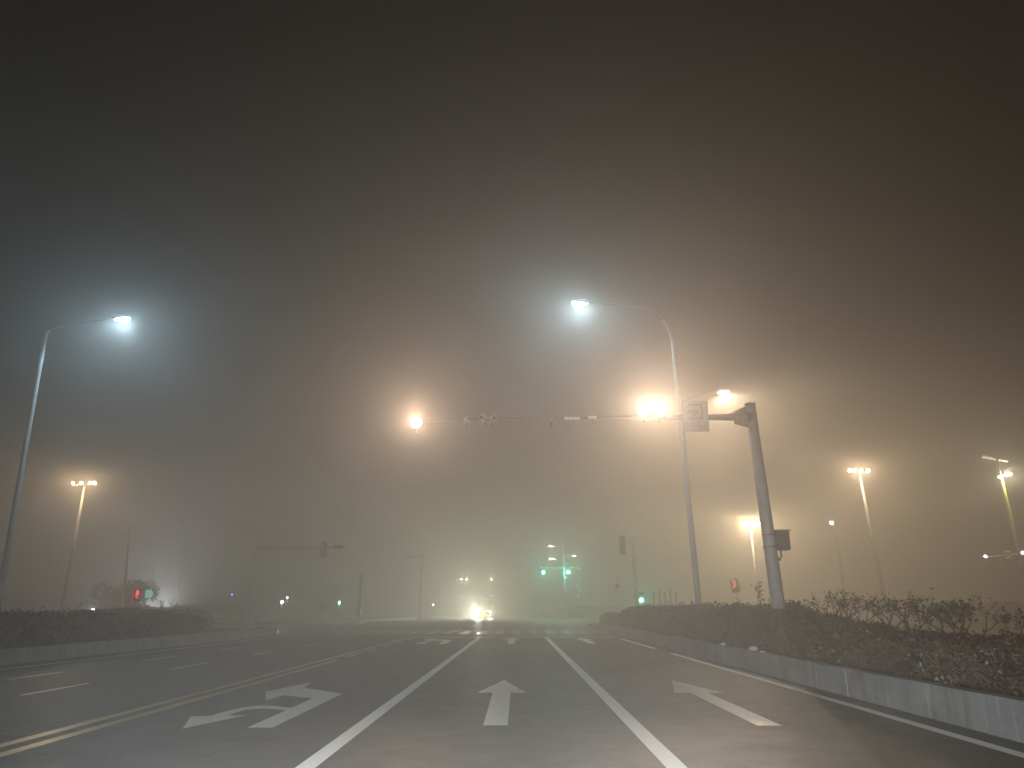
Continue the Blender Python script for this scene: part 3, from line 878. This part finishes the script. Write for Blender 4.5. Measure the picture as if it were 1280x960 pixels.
# short lamp post with a cabinet foot
root = post('lamp_post', (-15.05, 75, 0), 4.55, 0, 'short pale post with a flat lamp head on the far left island', 'lamp post', .17, .12)
b = MB(); b.tube([(0, 0, 4.5), (-.8, 0, 4.75)], [.05, .03], 8); b.box((-.15, -.05, 4.66), (.62, .28, .1), Matrix.Rotation(.18, 3, 'Y'), .02); b.build('lamp_head', M['white_paint'], root)
b = MB(); b.box((-.05, -.05, 1.1), (.46, .4, .5), None, .03); b.build('cabinet', M['galv'], root)
r = post('notice_board', (-19.8, 80, 0), 2.1, 0, 'small pale upright board on the far left island', 'sign', .05, .05)
b = MB(); b.box((0, -.07, 1.55), (.5, .05, .8), None, .01); b.build('panel', M['galv'], r)

# left: thin pole with a camera head, red pedestrian signal, green sign
root = post('camera_pole', (-37.6, 75, 0), 9.4, -.55, 'thin bare camera pole behind the left hedge', 'pole', .13, .08)
b = MB(); b.tube([(-.95, 0, 8.8), (-.4, 0, 8.75)], .05, 8); b.box((-1.05, -.1, 8.9), (.2, .45, .2), None, .02); b.box((-.42, -.15, 7.7), (.24, .2, .4), None, .02); b.build('camera', M['white_paint'], root)
root = post('pedestrian_signal', (-24.62, 50, 0), 2.6, .05, 'thin post with a red pedestrian signal behind the left hedge', 'pedestrian signal', .05, .045)
signal_head(root, (.42, -.1, 2.2), -1, 2, .15)
b = MB()
for dx, z, a in ((.40, 2.42, .2), (.46, 2.26, -.5), (.36, 2.2, .3), (.42, 2.05, .1), (.48, 2.38, 0)): b.box((dx, -.26, z), (.10, .02, .12), Matrix.Rotation(a, 3, 'Y'))
b.build('red_figure', G['red'], root)
lamp(root, (.42, -.5, 2.25), 18, (1, .06, .08), .08)
root = post('sign_post', (-21.95, 46, 0), 2.65, .15, 'pale post with a small green sign given a faint glow behind the left hedge', 'sign', .05, .045, 'white_paint')
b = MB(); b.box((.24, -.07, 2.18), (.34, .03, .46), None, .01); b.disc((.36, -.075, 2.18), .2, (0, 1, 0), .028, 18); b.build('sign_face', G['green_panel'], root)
b = MB(); b.tube([(.08, 0, 1.9), (-.5, 0, 1.92)], .025, 8); b.build('side_bar', M['white_paint'], root)

# right nose: thin post with camera, signal mast, green pedestrian lamp
root = post('camera_pole', (6.98, 55, .2), 3.65, .05, 'thin pale camera post at the nose of the right island', 'pole', .085, .05, 'white_paint')
b = MB(); b.sphere((.05, -.12, 2.72), .13); b.box((-.02, -.16, 2.62), (.36, .3, .12), None, .03); b.build('camera', M['grey_paint'], root)
root = post('signal_pole', (9.2, 60, 0), 6.75, -.3, 'dark pole with an unlit louvered signal seen from behind', 'traffic light', .16, .10, 'grey_paint')
b = MB(); b.tube([(-.28, 0, 6.3), (-1.1, 0, 6.3)], .04, 8); b.build('arm', M['grey_paint'], root)
b = MB(); b.box((-1.05, 0, 6.1), (.46, .25, 1.45), None, .03)
for k in range(4): b.box((-1.3, -.02, 5.6 + .34 * k), (.12, .36, .05), Matrix.Rotation(.35, 3, 'Y'))
b.build('signal_head', M['dark_steel'], root)
root = post('pedestrian_signal', (9.8, 62, 0), 2.6, -.05, 'green lit pedestrian signal at the end of the right hedge', 'pedestrian signal', .06, .05)
signal_head(root, (-.1, -.1, 2.2), 1, 2, .16, lens=G['green'], watts=160, color=GREEN)
root = post('pedestrian_signal', (16.75, 60, 0), 2.6, 0, 'tilted red pedestrian signal above the hedge left of the gantry pole', 'pedestrian signal', .06, .05)
b = MB(); b.box((-.1, 0, 3.05), (.62, .26, 1.0), Matrix.Rotation(-.16, 3, 'Y'), .05); b.build('signal_head', M['dark_steel'], root)
b = MB()
for dx, z, a in ((-.28, 3.4, .4), (-.16, 3.3, -.2), (-.12, 3.05, .2), (-.26, 2.95, .5), (-.18, 3.18, 0)): b.box((dx, -.16, z), (.13, .03, .17), Matrix.Rotation(a, 3, 'Y'))
b.build('red_figure', G['red'], root)
for k in range(5):
    r = post('bollard', (7.9 + k * .38, 45.6 + k * .3, 0), 2.2 + .15 * (k % 2), 0, 'thin dark stake in a short row at the hedge end', 'bollard', .03, .03, 'dark_steel', 'row of stakes at the hedge end')
    b = MB(); b.sphere((0, 0, 2.22 + .15 * (k % 2)), .05, seg=10, rings=6); b.build('cap', M['dark_steel'], r)

# right: thin lamp pole, far right pole with cross arm and flood
root = post('camera_pole', (31.3, 75, 0), 10.6, -.35, 'thin faint pole with two small heads left of the right flood mast', 'pole', .14, .07)
b = MB(); b.box((-.35, -.1, 10.9), (.5, .3, .22), Matrix.Rotation(-.5, 3, 'Y'), .02); b.build('camera', M['white_paint'], root)
b = MB(); b.sphere((-.62, -.1, 9.4), .16); b.build('lamp_head', G['marker'], root)
root = post('utility_pole', (29.3, 45, 0), 10.5, -.55, 'tall pole with a slanted cross arm and one white flood at far right', 'pole', .13, .07)
b = MB(); b.box((-.62, 0, 9.95), (1.5, .07, .08), Matrix.Rotation(.18, 3, 'Y')); b.box((-1.15, -.05, 10.07), (.6, .12, .12), Matrix.Rotation(.18, 3, 'Y'), .01); b.build('cross_arm', M['galv'], root)
b = MB(); b.box((-.12, -.05, 9.1), (.48, .22, .14), Matrix.Rotation(-.25, 3, 'Y'), .02); fl = b.build('floodlight', M['dark_steel'], root)
b = MB(); b.box((-.12, -.13, 9.0), (.40, .2, .07), Matrix.Rotation(-.1, 3, 'Y'), .01); b.build('lens', G['white'], fl)
b = MB(); b.tube([(-.45, 0, 9.1), (.25, 0, 9.45)], .025, 6); b.build('stay', M['galv'], root)
b = MB(); b.tube([(-.475, 0, 8.95), (-.40, 0, 7.4), (-.32, 0, 6.2)], [.085, .1, .108], 12, False); b.box((-.62, -.06, 8.85), (.25, .12, .14), None, .02); b.build('yellow_sleeve', M['yellow_pole'], root)
lamp(root, (-.2, -.4, 8.85), 500, (1, .86, .6), .12)
b = MB(); b.tube([(-2.6, 0, 4.18), (.4, 0, 4.42)], [.045, .06], 8); la = b.build('lower_arm', M['galv'], root)
for dx, z in ((-2.25, 4.26), (-.05, 4.47)):
    b = MB(); b.sphere((dx, -.08, z), .085); b.build('small_lamp', G['pink'], la)
for z in (4.46, 4.18):
    b = MB(); b.tube([(-.95, -.1, z - .09), (-.95, -.1, z + .09)], .15, 14); b.build('siren', M['white_paint'], la)

# ================================================================ small distant lamps at the left
def lamp_bollard(X, Y, z, lens, label, watts=0, color=(1, 1, 1), rad=.1, nm='distant_lamp'):
    r = post(nm, (X, Y, 0), z - .08, 0, label, 'small lamp', .04, .035, 'grey_paint', 'small lamps far off at the left')
    b = MB(); b.box((0, .04, z), (rad * 2.4, .1, rad * 2.8), None, .02); b.build('housing', M['black'], r)
    b = MB(); b.sphere((0, -.03, z), rad, 1, .5, 1.25); b.build('lens', lens, r)
    if watts: lamp(r, (0, -.45, z + .1), watts, color, .08)
lamp_bollard(-37.9, 60, .92, G['white'], 'tiny white lamp over the hedge at the left edge', rad=.1)
lamp_bollard(-40.5, 75, 1.2, G['white'], 'white lamp over the hedge in front of the pale bush', 150, (.9, .97, 1), rad=.13)
lamp_bollard(-27.2, 60, .95, G['white'], 'low white lamp below the parked car lights', 30, rad=.12)
lamp_bollard(-36.5, 100, 3.1, G['purple'], 'tiny violet lamp alone in the fog', rad=.12)
lamp_bollard(-24.0, 80, 2.0, G['white'], 'bright white lamp right of the left gantry pole', 20, rad=.13)
lamp_bollard(-23.55, 80.2, 2.45, G['marker'], 'small dim lamp just above a bright white one', rad=.08)
lamp_bollard(-18.15, 80, 1.95, G['green'], 'small greenish lamp left of the short lamp post', 25, GREEN, rad=.11)
lamp_bollard(-12.0, 112, 1.9, G['marker'], 'tiny white lamp left of the truck beam', rad=.1)

# ================================================================ vehicles
def wheel(parent, c, r, wd):
    b = MB(); b.tube([(c[0] - wd / 2, c[1], c[2]), (c[0] - wd / 2 + .03, c[1], c[2]), (c[0] + wd / 2 - .03, c[1], c[2]), (c[0] + wd / 2, c[1], c[2])], [r * .93, r, r, r * .93], 22)
    wo_ = b.build('wheel', M['rubber'], parent)
    b = MB(); b.tube([(c[0] - wd / 2 - .008, c[1], c[2]), (c[0] + wd / 2 + .008, c[1], c[2])], r * .58, 18); b.build('rim', M['galv'], wo_)

root = empty('truck', (-4.76, 113.0, 0), 'oncoming box truck with white headlights and a yellow lamp in the fog', 'truck')
b = MB(); b.box((0, .95, 1.75), (2.2, 1.8, 1.9), None, .1); b.box((0, .95, .75), (2.2, 1.8, .4), None, .04); b.build('cab', M['cab_paint'], root)
b = MB(); b.box((0, .03, 2.05), (1.95, .05, .85), None, .02); b.build('windscreen', M['glass'], root)
b = MB(); b.box((0, 5.2, 1.95), (2.4, 6.4, 2.3), None, .03); b.build('cargo_box', M['cargo'], root)
b = MB(); b.box((0, 4.6, .72), (.9, 8.2, .16)); b.build('chassis', M['dark_steel'], root)
b = MB(); b.box((0, -.06, .52), (2.2, .22, .34), None, .05); b.build('bumper', M['white_paint'], root)
b = MB(); b.box((0, .03, 1.28), (1.3, .05, .3), None, .01)
for k in range(4): b.box((0, -.01, 1.18 + .07 * k), (1.2, .03, .02))
b.build('grille', M['black'], root)
for s in (-1, 1):
    b = MB(); b.box((s * .86, .02, .92), (.36, .08, .26), None, .03); hl = b.build('headlight', M['black'], root)
    b = MB(); b.disc((s * .86, -.03, .92), .10, (0, 1, 0), .03, 18); b.build('lens', G['head'], hl)
    b = MB(); b.disc((s * .86, .06, 3.05), .085, (0, 1, 0), .06, 14); b.build('marker_light', G['marker'], root)
    b = MB(); b.tube([(s * 1.12, .1, 2.5), (s * 1.32, -.05, 2.5)], .02, 6); b.box((s * 1.33, -.07, 2.2), (.16, .06, .5), None, .02); b.build('mirror', M['black'], root)
    for y in (1.0, 6.6): wheel(root, (s * .98, y, .47), .47, .28)
    lamp(root, (s * .86, -.2, .92), 8500 if s < 0 else 1300, (.95, 1.0, .84), .05, 'SPOT', (R(90 + .5), 0, R(180 + (-26 if s < 0 else 0))), 110, .9)
b = MB(); b.box((0, .06, 3.02), (1.9, .12, .16), None, .03); b.build('visor', M['cab_paint'], root)
b = MB(); b.box((-.22, -.20, .66), (.46, .05, .62), None, .03); b.build('yellow_lamp', G['yellow'], root)
lamp(root, (-.22, -.27, .66), 1100, (1, .74, .0), .05, 'SPOT', (R(90), 0, R(180)), 120, .7)

root = empty('parked_car', (-44.2, 100, 0), 'distant car with both headlights on behind the left hedge', 'car', None, R(-22))
prof = [(0, .35), (0, .75), (.15, .85), (1.15, .98), (1.75, 1.42), (3.1, 1.46), (3.9, 1.05), (4.45, .98), (4.5, .35)]
vs = [(x, y, z) for x in (-.88, .88) for y, z in prof]; n_ = len(prof)
fs = [tuple(range(n_)), tuple(reversed(range(n_, 2 * n_)))] + [(i, i + n_, (i + 1) % n_ + n_, (i + 1) % n_) for i in range(n_)]
MB().add(vs, fs).build('body', M['cab_paint'], root)
b = MB(); b.add([(-.74, 1.17, 1.02), (.74, 1.17, 1.02), (.66, 1.70, 1.40), (-.66, 1.70, 1.40)], [(0, 1, 2, 3)]); b.v = [(x, y - .02, z + .02) for x, y, z in b.v]; b.build('windscreen', M['glass'], root)
for s in (-1, 1):
    b = MB(); b.sphere((s * .66, -.02, .72), .13, 1.2, .5, .8); b.build('headlight', G['head'], root)
    b = MB(); b.box((s * .95, 1.5, 1.0), (.16, .1, .12), None, .02); b.build('mirror', M['black'], root)
    for y in (.85, 3.6): wheel(root, (s * .80, y, .33), .33, .22)
    lamp(root, (s * .66, -.25, .72), 4500, (.88, .95, 1), .08, 'SPOT', (R(104), 0, R(180)), 150, 1.0)
b = MB(); b.box((0, -.01, .5), (1.3, .03, .16), None, .01); b.build('grille', M['black'], root)

# the car the photograph is taken from: its bonnet stays just under the frame
root = empty('car', (-0.25, 1.75, 0), 'dark car with both low beams on, driving in the middle lane', 'car')
def side_shell(prof, hw, tuck):
    vs = []; n_ = len(prof)
    for x in (-1, 1):
        for y, z in prof: vs.append((x * (hw - tuck * max(0, z - .85)), y, z))
    return vs, [tuple(range(n_)), tuple(reversed(range(n_, 2 * n_)))] + [(i, i + n_, (i + 1) % n_ + n_, (i + 1) % n_) for i in range(n_)]
MB().add(*side_shell([(0, .25), (-.06, .5), (0, .72), (-.25, .80), (-1.30, .92), (-4.1, .98), (-4.35, .9), (-4.4, .3)], .89, .0)).build('body', M['cab_paint'], root)
MB().add(*side_shell([(-1.35, .925), (-2.08, 1.43), (-3.3, 1.45), (-4.0, .985)], .84, .28)).build('cabin_glass', M['glass'], root)
MB().add(*side_shell([(-2.06, 1.44), (-2.3, 1.47), (-3.1, 1.48), (-3.32, 1.455)], .70, .0)).build('roof', M['cab_paint'], root)
b = MB(); b.box((0, .03, .40), (1.2, .03, .2), None, .01); b.build('grille', M['black'], root)
for s in (-1, 1):
    b = MB(); b.sphere((s * .66, -.01, .64), .12, 1.4, .5, .7); b.build('headlight', G['head'], root)
    b = MB(); b.box((s * 1.0, -1.55, .95), (.18, .1, .13), None, .02); b.build('mirror', M['black'], root)
    for y in (-.85, -3.55): wheel(root, (s * .80, y, .32), .32, .21)
    lamp(root, (s * .66, .10, .64), BEAM_W, (.92, .98, 1.0), .06, 'SPOT', (R(90 - 11), 0, R(2 - 5 * s)), 104, 1.0)

# ================================================================ litter on the kerb
for k, (y, x, s, lab) in enumerate(((21.2, 5.45, 0.07, 'crumpled white scrap on the kerb top under the hedge'), (18.6, 5.47, 0.10, 'larger white crumpled bag on the kerb top'), (17.9, 5.46, 0.06, 'flat white scrap beside the crumpled bag'))):
    random.seed(90 + k)
    b = MB(); b.sphere((0, 0, 0), s, 1, 1.4, .5 if k < 2 else .25, 12, 8)
    b.v = [(vx * random.uniform(.75, 1.2), vy * random.uniform(.75, 1.2), vz * random.uniform(.8, 1.2)) for vx, vy, vz in b.v]
    b.sm = [False] * len(b.f)
    o = b.build('litter', M['litter']); o.location = (x, y, .42 + s * (.45 if k < 2 else .22))
    tag(o, lab, 'litter', 'white litter on the kerb')

# ================================================================ haze
mb = MB(); mb.box((0, 0, (HTOP := 13.3) / 2 - .55), (650, 650, HTOP + 1.1))
hz = mb.build('haze', bpy.data.materials.new('fog'))
hz['kind'] = 'stuff'
m = hz.data.materials[0]; m.use_nodes = True
n = m.node_tree; n.nodes.clear()
out = n.nodes.new('ShaderNodeOutputMaterial'); pv = n.nodes.new('ShaderNodeVolumePrincipled')
pv.inputs['Color'].default_value = (.95, .918, .888, 1)
pv.inputs['Density'].default_value = HAZE
pv.inputs['Anisotropy'].default_value = 0.66
n.links.new(pv.outputs[0], out.inputs['Volume'])
